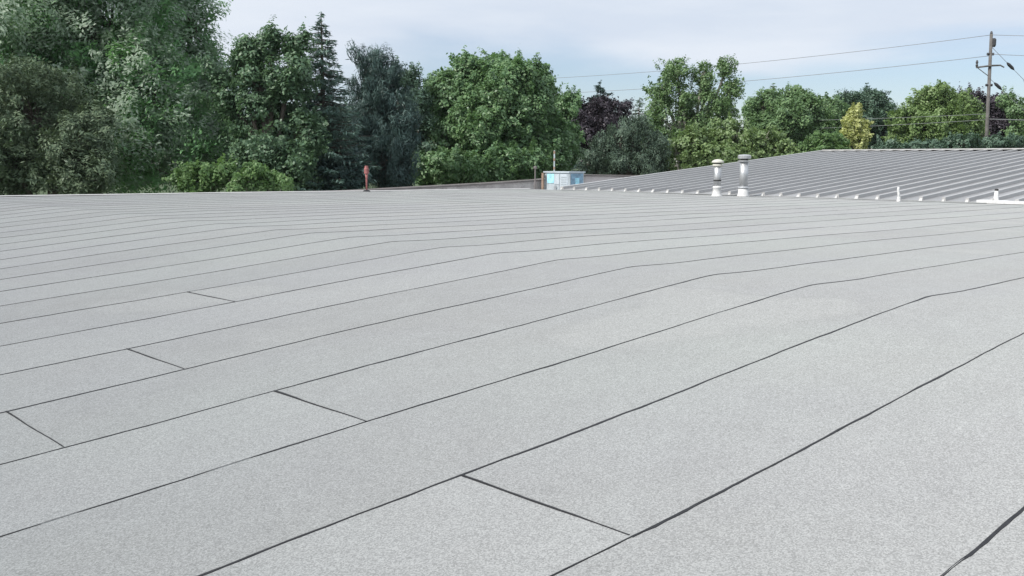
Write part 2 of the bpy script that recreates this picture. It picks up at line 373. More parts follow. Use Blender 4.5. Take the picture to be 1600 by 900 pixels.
pm = MB(); shear_box(pm, -RIBS + 0.001, -0.001, -0.06, 0.0); pan_me = mesh_from('panel', pm.v, pm.f); pan_me.materials.append(M['metal'])
# two shallow stiffening swages make a pan catch the light
rm = MB(); shear_box(rm, -0.06, 0.06, -0.02, 0.095, 0.016); rib_me = mesh_from('rib', rm.v, rm.f); rib_me.materials.append(M['rib'])
cm = MB(); cm.add([(-0.07, -0.06, -0.045), (-0.07, 0.06, -0.045), (0.07, 0.05, -0.01), (0.07, -0.05, -0.01), (-0.015, -0.045, 0.055), (-0.015, 0.045, 0.055), (0.05, 0.035, 0.088), (0.05, -0.035, 0.088)],
                  [(0, 3, 2, 1), (4, 5, 6, 7), (0, 1, 5, 4), (1, 2, 6, 5), (2, 3, 7, 6), (3, 0, 4, 7)])
cap_me = mesh_from('rib_end_cap', cm.v, cm.f); cap_me.materials.append(M['sealant'])
for i in range(n_pan):
    v = RAKE - i * RIBS
    link('panel', pan_me, None, mr, (EAVE, v, zmet(EAVE)))
    cs = rs.uniform(0.55, 0.9)
    rb = link('rib', rib_me, None, mr, (EAVE, v - 0.02 if i == 0 else v, zmet(EAVE)))
    link('rib_end_cap', cap_me, None, rb, (EAVE + rs.uniform(-0.03, 0.02), v + rs.uniform(-0.01, 0.01), zmet(EAVE) + rs.uniform(-0.01, 0.006))).scale = (cs, cs * rs.uniform(0.8, 1.1), cs)
bs = MB(); zr = zmet(RIDGE_U); v_lo = RAKE - n_pan * RIBS
bs.add([(RIDGE_U, v_lo, zr), (RIDGE_U, RAKE, zr), (RIDGE_U + 20, RAKE, zr - 1.7), (RIDGE_U + 20, v_lo, zr - 1.7)], [(0, 1, 2, 3)])
bs.build('back_slope', M['metal'], mr)
rc = MB(); rc.box((RIDGE_U - 0.20, v_lo, zr + 0.075), (RIDGE_U + 0.25, RAKE - 0.10, zr + 0.125)); rc.build('ridge_cap', M['white_trim'], mr)
rcd = MB(); rcd.box((RIDGE_U - 0.12, v_lo, zr - 0.05), (RIDGE_U + 0.15, RAKE - 0.15, zr + 0.0749)); rcd.build('ridge_gap_shade', M['black'], mr)  # black strip stands in for the shadow gap below the ridge cap
rk = MB(); a, b = EAVE, RIDGE_U + 0.1
rk.add([(a, RAKE + 0.03, zmet(a) - 0.25), (a, RAKE + 0.10, zmet(a) - 0.25), (b, RAKE + 0.10, zmet(b) - 0.25), (b, RAKE + 0.03, zmet(b) - 0.25),
        (a, RAKE + 0.03, zmet(a) + 0.095), (a, RAKE + 0.10, zmet(a) + 0.095), (b, RAKE + 0.10, zmet(b) + 0.095), (b, RAKE + 0.03, zmet(b) + 0.095)],
       [(0, 1, 2, 3), (4, 7, 6, 5), (0, 4, 5, 1), (1, 5, 6, 2), (2, 6, 7, 3), (3, 7, 4, 0)])
rk.build('rake_trim', surf('rake_steel', (0.56, 0.57, 0.58), 0.45, metal=0.1), mr)
mw = MB(); mw.box((EAVE + 0.2, v_lo + 0.3, GROUND), (RIDGE_U + 19.5, RAKE - 0.1, -0.12)); mw.build('wall', M['wall'], mr)
ap = MB(); ap.add([(EAVE - 0.30, v_lo, 0.0125), (EAVE + 0.05, v_lo, 0.022), (EAVE + 0.05, RAKE, 0.022), (EAVE - 0.30, RAKE, 0.0125)], [(0, 1, 2, 3)])
ap.build('eave_apron', M['membrane'], mr)

# ------------------------------------------------------------------ annex behind the flat roof: low roof and parapet
ax = thing('annex', 'low annex with brown coped weathered parapet behind the flat roof edge', 'building', (30, 31, GROUND))
PY = 31.0
cop = [(330, 303), (450, 300.5), (540, 297), (650, 291), (760, 285), (842, 279.5), (915, 272), (1004, 273.5), (1060, 274)]
cp = [on_plane(x, y, 1, PY) for x, y in cop]
rb_ = MB(); rb_.add([(cp[0][0], 26.0, -0.30), (44, 26.0, -0.30), (44, PY, -0.30), (cp[0][0], PY, -0.30)], [(0, 1, 2, 3)]); rb_.build('roof', M['annex'], ax)
def parapet(name, mat, ps):
    m = MB()
    for a, b in zip(ps[:-1], ps[1:]):
        m.add([(a[0], PY, GROUND), (b[0], PY, GROUND), (b[0], PY + 0.25, GROUND), (a[0], PY + 0.25, GROUND), (a[0], PY, a[2] - 0.10), (b[0], PY, b[2] - 0.10), (b[0], PY + 0.25, b[2] - 0.10), (a[0], PY + 0.25, a[2] - 0.10)],
              [(4, 5, 6, 7), (0, 1, 5, 4), (1, 2, 6, 5), (2, 3, 7, 6), (3, 0, 4, 7)])
    m.build(name, mat, ax)
parapet('parapet', M['block'], cp[:6]); parapet('parapet', M['pinkwall'], cp[6:]); parapet('parapet', M['block'], cp[5:7])
for a, b in zip(cp[:-1], cp[1:]):
    m = MB(); y0, y1 = PY - 0.06, PY + 0.31
    m.add([(a[0], y0, a[2] - 0.10), (b[0], y0, b[2] - 0.10), (b[0], y1, b[2] - 0.10), (a[0], y1, a[2] - 0.10), (a[0], y0, a[2] - 0.035), (b[0], y0, b[2] - 0.035), (b[0], y1, b[2] - 0.01), (a[0], y1, a[2] - 0.01)],
          [(0, 3, 2, 1), (4, 5, 6, 7), (0, 1, 5, 4), (1, 2, 6, 5), (2, 3, 7, 6), (3, 0, 4, 7)])
    m.build('coping', M['brown'], ax)
wc = MB(); a, b = on_plane(628, 296, 2, -0.10), on_plane(770, 294, 2, -0.10)
for xx0, xx1, z0, z1 in ((22.0, 26.0, -0.30, -0.06),): wc.box((xx0, 28.6, z0), (xx1, 29.2, z1))
wc.build('roof_curb', M['white_trim'], ax)

# ------------------------------------------------------------------ rooftop unit
UY = 29.3
ul, ur = on_plane(889, 293, 1, UY), on_plane(912, 293, 1, UY); x0, x1 = ul[0], ur[0]; zb = -0.30
ut = on_plane(889, 268, 1, UY)[2]; y1 = on_plane(851, 293, 0, x0)[1]; wy = y1 - UY; wx = x1 - x0; uh = ut - zb
unit = thing('rooftop_unit', 'boxy pale blue rooftop air unit with patchy panels beside the parapet', 'air unit', ((x0 + x1) / 2, (UY + y1) / 2, zb))
m = MB(); m.box((x0, UY, zb), (x1, y1, ut - 0.05)); m.build('cabinet', M['cab'], unit)
m = MB(); m.box((x0 - 0.05, UY - 0.05, ut - 0.06), (x1 + 0.05, y1 + 0.05, ut)); m.build('top_cover', M['whitep'], unit)
def side_panel(name, mat, fa, fb, za, zb2, dp=0.025):      # on the long side; fractions run from the far corner to the near one
    m = MB(); m.box((x0 - dp, y1 - wy * fb, zb + uh * za), (x0 + 0.01, y1 - wy * fa, zb + uh * zb2)); return m.build(name, mat, unit)
def end_panel(name, mat, fa, fb, za, zb2, dp=0.025):
    m = MB(); m.box((x0 + wx * fa, UY - dp, zb + uh * za), (x0 + wx * fb, UY + 0.01, zb + uh * zb2)); return m.build(name, mat, unit)
side_panel('panel', M['cyan'], 0.12, 0.40, 0.45, 0.88); side_panel('panel', M['whitep'], 0.41, 0.62, 0.40, 0.88); side_panel('panel', M['whitep'], 0.66, 0.96, 0.16, 0.88, 0.03)
side_panel('kick_plate', M['cab'], 0.10, 0.63, 0.05, 0.38, 0.02)
for k_ in range(5): side_panel('louvre', M['cab'], 0.70, 0.92, 0.28 + 0.11 * k_, 0.32 + 0.11 * k_, 0.05)
end_panel('panel', M['bluep'], 0.10, 0.92, 0.22, 0.90); end_panel('badge', M['cyan'], 0.38, 0.66, 0.42, 0.70, 0.032)
end_panel('corner_post', M['cab'], 0.0, 0.07, 0.02, 0.92, 0.035)
m = MB(); m.tube([(x0 - 0.10, y1 - wy * 0.5, zb), (x0 - 0.10, y1 - wy * 0.5, zb + uh * 0.30), (x0 + 0.02, y1 - wy * 0.5, zb + uh * 0.34)], 0.03, 8); m.build('conduit', M['galv'], unit)
def small_post(name, label, px, py0, py1, Y, w, mat, capmat=None, capw=0):
    b = on_plane(px, py0, 1, Y); tpz = on_plane(px, py1, 1, Y)[2]
    t = thing(name, label, 'post', (b[0], Y, -0.30)); m = MB()
    m.lathe((b[0], Y, -0.30), [(w, 0), (w, tpz + 0.30)], 12); m.build('shaft', mat, t)
    if capmat:
        m = MB(); m.lathe((b[0], Y, tpz - 0.06), [(w, 0), (capw, 0.03), (capw, 0.10), (w * 0.5, 0.14)], 12); m.build('cap', capmat, t)
    return t
small_post('timber_post', 'orange brown post standing against the air unit corner', 848, 293, 270, y1 - 0.05, 0.06, M['timber'])
small_post('vent_post', 'short dark brown capped vent post at the parapet end', 836, 293, 262, 30.2, 0.03, M['brown'], M['brown'], 0.08)
mast = small_post('mast', 'thin pale mast rising above the air unit', 866, 266, 235, y1 - wy * 0.35, 0.032, M['whitep'])
for fz in (0.55, 0.75, 0.92):
    b = on_plane(866, 266, 1, y1 - wy * 0.35); tz = on_plane(866, 235, 1, y1 - wy * 0.35)[2]
    m = MB(); m.lathe((b[0], y1 - wy * 0.35, -0.3 + (tz + 0.3) * fz), [(0.04, 0), (0.04, 0.12)], 12); m.build('band', M['timber'], mast)

# ------------------------------------------------------------------ red vent pipe at the edge
def vent_from(px, pyb, axis, kk): return on_plane(px, pyb, axis, kk)
rp_y = 27.15; b = on_plane(573, 299, 1, rp_y); tz = on_plane(573, 259, 1, rp_y)[2]; H = tz - 0.0
rp = thing('red_vent_pipe', 'rusty red vent pipe with a flared hood at the roof edge', 'vent pipe', (b[0], rp_y, 0.0))
m = MB(); m.lathe((b[0], rp_y, -0.02), [(0.028, 0), (0.028, H * 0.35), (0.034, H * 0.55), (0.048, H * 0.70)], 16); m.build('pipe', M['rust'], rp, True)
m = MB(); m.lathe((b[0], rp_y, H * 0.68), [(0.045, 0), (0.080, 0.02), (0.080, H * 0.20), (0.062, H * 0.24), (0.058, H * 0.31), (0.03, H * 0.32)], 16); m.build('hood', M['rust'], rp)
m = MB(); m.lathe((b[0], rp_y, -0.01), [(0.13, 0), (0.12, 0.03), (0.055, 0.07)], 16); m.build('boot', M['bitumen'], rp)

# ------------------------------------------------------------------ flue pipes in front of the metal roof
def pxm(p): return float(np.dot(np.array(p) - CAM, FW)) / FPX
# cream capped flue
b = on_plane(1120, 306.5, 2, 0.0); s = pxm(b)
fl = thing('flue_pipe', 'shorter galvanised flue with cream mushroom cap and black band', 'flue', (b[0], b[1], 0.0))
m = MB(); m.lathe((b[0], b[1], -0.01), [(9 * s, 0), (8.6 * s, 1.5 * s), (6.9 * s, 4 * s), (6.4 * s, 13 * s), (7.4 * s, 14 * s), (6 * s, 16 * s)], 24); m.build('boot', M['boot'], fl, True)
m = MB(); m.lathe((b[0], b[1], 0), [(5.6 * s, 12 * s), (5.6 * s, 49 * s)], 24); m.build('pipe', M['galv'], fl, True)
m = MB(); m.lathe((b[0], b[1], 0), [(6.1 * s, 23.4 * s), (6.1 * s, 25.4 * s)], 24); m.build('band', M['black'], fl)
m = MB(); m.lathe((b[0], b[1], 0), [(5.8 * s, 45 * s), (8.0 * s, 47 * s), (8.0 * s, 49.4 * s), (6 * s, 50 * s)], 24); m.build('cap_skirt', M['cream'], fl)
m = MB(); m.lathe((b[0], b[1], 0), [(5.2 * s, 49 * s), (5.2 * s, 52 * s)], 24); m.build('cap_throat', M['black'], fl)
m = MB(); m.lathe((b[0], b[1], 0), [(8 * s, 51.5 * s), (9.6 * s, 52.3 * s), (9.0 * s, 54.5 * s), (5 * s, 56.6 * s), (1 * s, 57.3 * s)], 24); m.build('cap', M['cream'], fl)
# taller flue
b = on_plane(1161, 307, 2, 0.0); s = pxm(b)
fl = thing('flue_pipe', 'taller pale galvanised flue with flat disc cap', 'flue', (b[0], b[1], 0.0))
m = MB(); m.lathe((b[0], b[1], -0.01), [(9.6 * s, 0), (9.2 * s, 2 * s), (8.2 * s, 4.5 * s), (7.6 * s, 12 * s), (6.5 * s, 13 * s)], 24); m.build('boot', M['boot'], fl, True)
m = MB(); m.lathe((b[0], b[1], 0), [(8.4 * s, 12.6 * s), (8.6 * s, 13.6 * s), (6.6 * s, 15.6 * s)], 24); m.build('storm_collar', M['galv'], fl)
m = MB(); m.lathe((b[0], b[1], 0), [(6.5 * s, 12 * s), (6.5 * s, 54 * s)], 24); m.build('pipe', M['galv'], fl, True)
m = MB(); m.lathe((b[0], b[1], 0), [(6.6 * s, 53.0 * s), (10 * s, 54.4 * s), (10 * s, 55.6 * s), (6 * s, 56 * s)], 24); m.build('cap_skirt', M['galv'], fl)
m = MB(); m.lathe((b[0], b[1], 0), [(6.0 * s, 55.5 * s), (6.0 * s, 58.5 * s)], 24); m.build('cap_throat', M['black'], fl)
m = MB(); m.lathe((b[0], b[1], 0), [(8.2 * s, 58 * s), (10 * s, 59 * s), (10.3 * s, 63.0 * s), (8 * s, 64.6 * s), (1 * s, 65.2 * s)], 24); m.build('cap', M['galv'], fl)
# thin plumbing stack
b = on_plane(1404, 315, 2, 0.0); s = pxm(b)
pv = thing('plumbing_vent', 'thin crooked white plumbing vent at the metal roof eave', 'vent pipe', (b[0], b[1], 0.0))
m = MB(); m.lathe((b[0], b[1], -0.01), [(4.2 * s, 0), (3.0 * s, 2 * s), (2.4 * s, 6 * s), (2.4 * s, 8 * s)], 16); m.build('boot', M['boot'], pv, True)
m = MB(); m.tube([(b[0], b[1], 5 * s), (b[0] + 0.01, b[1] + 0.012, 12 * s), (b[0], b[1] + 0.03, 18 * s), (b[0], b[1] + 0.02, 22.5 * s)], [2.0 * s, 2.1 * s, 1.8 * s, 1.7 * s], 12); m.build('pipe', M['boot'], pv, True)
# flashed cone vent
b = np.array(on_plane(1556, 315, 0, EAVE + 0.12)); s = pxm(b); bz = zmet(b[0])
pv = thing('cone_vent', 'white tapered vent cone on bright white flashing patch', 'vent pipe', (b[0], b[1], bz))
m = MB(); m.lathe((b[0], b[1], bz - 0.02), [(6.0 * s, 0), (4.4 * s, 3 * s), (3.4 * s, 10 * s), (2.6 * s, 19 * s)], 18); m.build('cone', M['boot'], pv, True)
m = MB(); m.lathe((b[0], b[1], bz - 0.02), [(2.75 * s, 18.6 * s), (2.9 * s, 21.2 * s), (1.5 * s, 21.8 * s)], 18); m.build('cap', M['black'], pv)
m = MB(); m.box((b[0] - 0.16, b[1] - 0.28, bz - 0.03), (b[0] + 0.30, b[1] + 0.42, bz + 0.045)); m.build('flashing', M['boot'], pv)
m = MB(); m.box((b[0] - 0.42, b[1] - 1.9, 0.010), (b[0] - 0.14, b[1] + 0.06, 0.085)); m.build('flashing', M['boot'], pv)

# ------------------------------------------------------------------ utility poles and wires
def utility_pole(base_px, top_px, d, label, parts=True):
    tp = at(top_px[0], top_px[1], d); bt = at(base_px[0], base_px[1], d); bt = tp + (bt - tp) * ((GROUND - tp[2]) / (bt[2] - tp[2]))
    t = thing('utility_pole', label, 'utility pole', (bt[0], bt[1], GROUND), 'utility poles along the wires')
    m = MB(); m.tube([bt, tp], [0.165, 0.11], 12); m.build('shaft', M['pole'], t, True)
    ax_ = (tp - bt) / np.linalg.norm(tp - bt)
    return t, tp, ax_
PD = 75.0; sc = PD / FPX
pole, ptop, pax = utility_pole((1541, 225), (1549, 53), PD, 'weathered leaning timber utility pole with short crossarm')
def on_pole(py): return ptop + pax * ((at(1549, py, PD)[2] - ptop[2]) / pax[2])
c = on_pole(103)
m = MB(); m.tube([c - _r0 * 21 * sc - _z * 0.12, c + _f0 * -0.2, c + _r0 * 16 * sc + _z * 0.05, c + _r0 * 22 * sc - _z * 0.10], [0.06, 0.07, 0.06, 0.05], 8); m.build('crossarm', M['pole'], pole)
m = MB(); m.tube([c - _r0 * 20 * sc - _z * 0.1, on_pole(120)], 0.03, 6); m.build('brace', M['pole'], pole)
m = MB(); q = c - _r0 * 20 * sc; m.lathe(q, [(0.06, -0.1), (0.10, 0.05), (0.06, 0.15), (0.10, 0.25), (0.05, 0.42)], 10); m.build('insulator', M['insul'], pole)
for py in (84.5, 133):
    q = on_pole(py); m = MB(); m.tube([q - _r0 * 5 * sc, q + _r0 * 5 * sc], 0.10, 8); m.build('bracket', M['insul'], pole)
q = on_pole(66) + _r0 * 0.22; m = MB(); m.lathe(q, [(0.10, -0.35), (0.16, -0.2), (0.16, 0.2), (0.08, 0.3)], 10); m.build('insulator', M['insul'], pole)
m = MB(); m.lathe(on_pole(54), [(0.06, -0.1), (0.10, 0.1), (0.05, 0.25)], 10); m.build('insulator', M['insul'], pole)
pole2, p2top, p2ax = utility_pole((636, 240), (640, 128), 125.0, 'distant timber utility pole hidden by the round tree')
pole3 = np.array(ptop) + (np.array(ptop) - np.array(p2top)) * 0.62
t3 = thing('utility_pole', 'timber utility pole beyond the metal roof end', 'utility pole', (pole3[0], pole3[1], GROUND), 'utility poles along the wires')
m = MB(); m.tube([(pole3[0], pole3[1], GROUND), pole3], [0.19, 0.13], 12); m.build('shaft', M['pole'], t3, True)
def wire(name, label, a, b, sag, r, mat, n=28, group='overhead wires'):
    a, b = np.array(a), np.array(b); m = MB()
    m.tube([a + (b - a) * i / n - _z * sag * 4 * (i / n) * (1 - i / n) for i in range(n + 1)], r, 5)
    o = m.build(name, mat, None, True); tag(o, label, 'wire', group)
    return o
def on_pole2(dz): return p2top + np.array((0, 0, -dz))
def on_pole3(dz): return pole3 + np.array((0, 0, -dz))
wire('power_wire', 'topmost dark power wire strung left from the pole tip', on_pole(54.5), on_pole2(0.0), 0.9, 0.021, M['wire'])
wire('power_wire', 'second power wire from the pole bracket running left to distant pole', on_pole(87), on_pole2(1.7), 0.9, 0.022, M['wire'])
wire('power_wire', 'topmost power wire running from the pole tip away past the purple tree', on_pole(54.5), on_pole3(0.0), 1.3, 0.021, M['wire'])
wire('power_wire', 'bracket level power wire running from the pole past the purple tree', on_pole(84.5), on_pole3(1.6), 1.3, 0.021, M['wire'])
wire('telecom_cable', 'upper pale cable crossing in front of the far trees', on_pole(178), at(700, 172, 118), 0.9, 0.017, M['cable'], group='pale cables')
wire('telecom_cable', 'lower pale cable crossing in front of the far trees', on_pole(187), at(700, 193, 118), 0.9, 0.017, M['cable'], group='pale cables')
wire('telecom_cable', 'bright pale cable from the pole across the purple tree', on_pole(186), on_pole3(6.4), 0.6, 0.028, M['cable'], group='pale cables')
for (p0, p1, ins, lab) in (((1552, 72), (1640, 166), 0.33, 'upper diagonal guy wire with dark strain insulator by the pole'), ((1548, 122), (1640, 210), 0.14, 'lower diagonal guy wire with dark strain insulator by the pole')):
    a = on_pole(p0[1]); b_ = at(p1[0], p1[1], PD + 1); b_ = a + (b_ - a) * ((GROUND - a[2]) / (b_[2] - a[2]))
    gt = thing('guy_wire', lab, 'wire', b_); m = MB(); m.tube([a, b_], 0.018, 5); m.build('strand', M['wire'], gt)
    for fr in ((ins, 0.62) if ins > 0.3 else (ins,)):
        vv = a + (at(p1[0], p1[1], PD + 1) - a) * fr; dd = (b_ - a) / np.linalg.norm(b_ - a)
        m = MB(); m.tube([vv - dd * 0.4, vv - dd * 0.2, vv + dd * 0.2, vv + dd * 0.4], [0.05, 0.12, 0.12, 0.05], 8); m.build('insulator', M['insul'], gt)

# ------------------------------------------------------------------ foliage
def unit_rows(a): return a / (np.linalg.norm(a, axis=1, keepdims=True) + 1e-9)
def leaf_mesh(name, c, nrm, axis, Ln, Wd, mat):
    n = len(c); axis = unit_rows(axis - nrm * np.sum(axis * nrm, 1, keepdims=True)); side = np.cross(nrm, axis)
    Ln = Ln.reshape(-1, 1); Wd = Wd.reshape(-1, 1)
    v = np.empty((n, 4, 3)); v[:, 0] = c - axis * Ln * 0.5; v[:, 1] = c + side * Wd * 0.5 - axis * Ln * 0.08 + nrm * Wd * 0.12
    v[:, 2] = c + axis * Ln * 0.5; v[:, 3] = c - side * Wd * 0.5 - axis * Ln * 0.08 + nrm * Wd * 0.12
    me = bpy.data.meshes.new(name); me.vertices.add(4 * n); me.vertices.foreach_set('co', v.reshape(-1))
    me.loops.add(4 * n); me.loops.foreach_set('vertex_index', np.arange(4 * n, dtype=np.int32))
    me.polygons.add(n); me.polygons.foreach_set('loop_start', np.arange(0, 4 * n, 4, dtype=np.int32)); me.polygons.foreach_set('loop_total', np.full(n, 4, dtype=np.int32))
    me.update(); me.validate(); me.materials.append(mat); return me
TOTAL = [0]
def crown_tree(name, label, cat, lobes, d, mat, seed, clump=0.45, leaf=0.16, aspect=0.62, cover=3.0, per=60, bark='bark', wind=(0, 0, 0), stretch=1.0,
               upbias=0.45, group=None, depth=0.9, inner=0.35, trunks=None, twigs=0.12, fuzz=0.25, masses=13, shoots=0.28, leafvar=0.38):
    """lobes: (px, py, rx, ry) in photograph pixels at distance d; every lobe is a solid of leaf clumps."""
    g = np.random.default_rng(seed); sc_ = d / FPX; wind = np.array(wind, float)
    LC = []; LR = []
    for i, lb in enumerate(lobes):
        px, py, rx, ry = lb[:4]; dd = lb[4] if len(lb) > 4 else g.uniform(-0.35, 0.35) * rx * sc_
        LC.append(at(px, py, d + dd)); LR.append((rx * sc_, rx * sc_ * depth, ry * sc_))
    LC = np.array(LC); LR = np.array(LR)
    Lb = lambda P: P @ np.array([_r0, _f0, _z]).T            # into right / ahead / up axes
    AX = np.array([_r0, _f0, _z]); pts = []; outs = []; SC = []
    def ball(cen, R3, nc, lo, hi, outdir, own):
        u = unit_rows(g.normal(size=(nc, 3))); P = u * g.uniform(lo, hi, nc)[:, None] * R3; W = cen + P @ AX; keep = W[:, 2] > GROUND + 0.2
        if outdir is not None: keep &= (u @ outdir > -0.25) | (u[:, 2] > 0.25)
        for j in range(len(LC)):
            if j != own: keep &= np.linalg.norm(Lb(W - LC[j]) / LR[j], axis=1) > 0.60
        pts.append(W[keep]); outs.append((unit_rows(u / R3) @ AX)[keep])
    def n_of(R3, cv): return 4 * pi * (R3[0] * R3[1] * R3[2]) ** (2 / 3) * cv * 0.5 / (pi * clump * clump * 0.6)
    for i in range(len(LC)):
        rm = float((LR[i][0] * LR[i][1] * LR[i][2]) ** (1 / 3))
        ball(LC[i], LR[i] * 0.66, int(max(6, n_of(LR[i] * 0.66, cover * (0.25 + inner)))), 0.55, 1.0, None, i)      # inner foliage
        for q in range(int(np.clip(rm * masses, 9, 46))):                                                # foliage masses on the limbs
            u = unit_rows(g.normal(size=(1, 3)))[0]; rs_ = min(rm * 0.5, max(clump * 1.1, rm * g.uniform(0.22, 0.46)))
            sh = g.uniform(0.70, 1.02); cen = LC[i] + (u * sh * np.maximum(LR[i] - rs_ * 0.55, LR[i] * 0.4)) @ AX
            if any(np.linalg.norm(Lb(cen - LC[j]) / LR[j]) < 0.55 for j in range(len(LC)) if j != i): continue
            SC.append((i, cen)); R3 = np.array((rs_, rs_, rs_ * 0.72)); ball(cen, R3, int(max(4, n_of(R3, cover * 0.85))), 0.75, 1.05, u, i)
    P = np.concatenate(pts); O = np.concatenate(outs); nc = len(P)
    rad = clump * g.uniform(0.55, 1.35, nc); cnt = np.maximum(8, (per * (rad / clump) ** 2).astype(int)); idx = np.repeat(np.arange(nc), cnt); n = len(idx)
    u = unit_rows(g.normal(size=(n, 3)) + O[idx] * 0.55 + _z * 0.35)
    # a clump is a spray of leaves, pulled out along the shoot it grows on
    shoot = unit_rows(O + _z * 0.5 + wind + g.normal(size=(nc, 3)) * 0.35)
    long_ = g.random(nc) < shoots; st_c = np.where(long_, g.uniform(2.0, 3.4, nc) if stretch < 1.4 else g.uniform(0.8, 1.15, nc), 1.0) * stretch; thin = np.where(long_, 0.5, 1.0)
    rr = (rad * thin)[idx] * g.uniform(0.25, 1.0, n) ** 0.6
    off = u * rr[:, None]; al = np.sum(off * shoot[idx], 1, keepdims=True); off = off + shoot[idx] * al * (st_c[idx][:, None] / thin[idx][:, None] * 0.6 + 0.4 - 1.0) * (1.0 if stretch > 1 or shoots > 0 else 0.0)
    out_l = g.random(n) < fuzz * 0.4; off[out_l] *= g.uniform(1.05, 1.4, (int(out_l.sum()), 1))
    c = P[idx] + off
    cn = unit_rows(O * 0.55 + _z * (upbias + 0.15) + g.normal(size=(nc, 3)) * 0.55)          # leaves of one spray lie alike
    nrm = unit_rows(cn[idx] * 1.0 + u * 0.25 + g.normal(size=(n, 3)) * leafvar)
    axis = unit_rows(shoot[idx] * (0.5 if stretch == 1.0 else 1.1) + g.normal(size=(n, 3)) * 0.7 - _z * 0.25 + wind * 0.5)
    Ln = leaf * g.uniform(0.65, 1.35, n); TOTAL[0] += n
    cz = LC[:, 2] @ (LR[:, 0] / LR[:, 0].sum()); cxy = (LC[:, :2] * LR[:, :1]).sum(0) / LR[:, 0].sum()
    base = np.array((cxy[0], cxy[1], GROUND))
    t = thing(name, label, cat, base, group)
    link('crown', leaf_mesh('crown', c, nrm, axis, Ln, Ln * aspect * g.uniform(0.8, 1.2, n), mat), None, t)
    m = MB(); hgt = max(0.6, cz - GROUND); tr = max(0.04, 0.024 * (P[:, 2].max() - GROUND))
    top = np.array((cxy[0], cxy[1], cz))
    trk = trunks or [(0, 0)]
    for (ox, oy) in trk:
        b0 = base + _r0 * ox * 0.4 + _f0 * oy * 0.4; e = top + _r0 * ox + _f0 * oy
        m.tube([b0, b0 * 0.66 + e * 0.34 + g.normal(size=3) * 0.05, b0 * 0.3 + e * 0.7 + g.normal(size=3) * 0.08, e], [tr * 1.15, tr * 0.85, tr * 0.65, tr * 0.45], 8)
    for i in range(len(LC)):
        s0 = base * 0.55 + top * 0.45 + (top - base) * g.uniform(0, 0.35); mid = (s0 + LC[i]) / 2 + np.array((0, 0, 0.1)); m.tube([s0, mid, LC[i]], [tr * 0.5, tr * 0.36, tr * 0.25], 6)
        for (ii, cen) in SC:
            if ii == i: m.tube([LC[i], (LC[i] + cen) / 2 - _z * 0.05, cen], [tr * 0.2, tr * 0.14, tr * 0.07], 5)
        dd = np.linalg.norm(P - LC[i], axis=1); near_ = np.argsort(dd)[:max(4, int(len(P) * twigs / len(LC)))]
        for j in near_:
            if dd[j] > 0.3: m.tube([LC[i], (LC[i] + P[j]) / 2 + np.array((0, 0, -0.06)), P[j]], [tr * 0.16, tr * 0.10, 0.008], 4)
    m.build('trunk', M[bark], t)
    return t

def spruce_tree(name, label, ax_px, top_py, base_py, half, d, mat, seed, step=0.26, needle=0.26, droop=0.22, group=None, dens=1.0, wid=0.20, rise=0.0):
    g = np.random.default_rng(seed); sc_ = d / FPX; top = at(ax_px, top_py, d); zb = at(ax_px, base_py, d)[2]; R = half * sc_
    base = np.array((top[0], top[1], GROUND)); t = thing(name, label, 'tree', base, group); H = top[2] - zb
    m = MB(); m.tube([base, (base + top) / 2, top], [0.024 * (top[2] - GROUND), 0.014 * (top[2] - GROUND), 0.012], 8)
    C_ = []; Nn = []; A = []; Ls = []
    z = 0.12
    while z < top[2] - GROUND - 0.8:
        fr = min(1.25, z / H); r = R * (fr ** 0.85) + 0.08; nb = int(max(4, min(15, 5 + 11 * fr)))
        for i in range(nb):
            a = 2 * pi * (i + g.random()) / nb; ln = r * g.uniform(0.55, 1.18); dirh = _r0 * cos(a) + _f0 * sin(a)
            o = top - _z * (z + g.uniform(-0.5, 0.5) * step * 1.6); nn = int(max(5, dens * 30 * ln))
            s_ = g.uniform(0.12, 1.0, nn) ** 0.75
            bend = -droop * ln * s_ + (droop * 0.75 + rise) * ln * s_ ** 2
            sidev = np.cross(dirh, _z); spread = g.normal(size=nn) * 0.16 * ln * (1.15 - s_) + g.normal(size=nn) * 0.04
            p = o + dirh * (ln * s_)[:, None] + _z * bend[:, None] + sidev * spread[:, None] - _z * (np.abs(g.normal(size=nn)) * 0.07 * (1 + ln * 0.15))[:, None]
            C_.append(p); A.append(dirh * 0.75 + sidev * np.sign(spread)[:, None] * 0.6 - _z * 0.18 + g.normal(size=(nn, 3)) * 0.25)
            Nn.append(unit_rows(_z * 0.9 + g.normal(size=(nn, 3)) * 0.5)); Ls.append(needle * g.uniform(0.6, 1.3, nn))
            if ln > 0.25: m.tube([o, o + dirh * ln * 0.5 - _z * droop * ln * 0.33, o + dirh * ln * 0.95 - _z * (droop * 0.25 - rise) * ln], [0.012 + 0.012 * ln, 0.012 + 0.005 * ln, 0.006], 4)
        z += step * g.uniform(0.8, 1.2) * (0.75 + 0.5 * fr)
    C_ = np.concatenate(C_); A = np.concatenate(A); Nn = np.concatenate(Nn); Ls = np.concatenate(Ls); ok = C_[:, 2] > GROUND + 0.1; TOTAL[0] += int(ok.sum())
    link('crown', leaf_mesh('crown', C_[ok], Nn[ok], A[ok], Ls[ok], Ls[ok] * wid * g.uniform(0.8, 1.4, int(ok.sum())), mat), None, t)
    m.build('trunk', M['bark'], t); return t

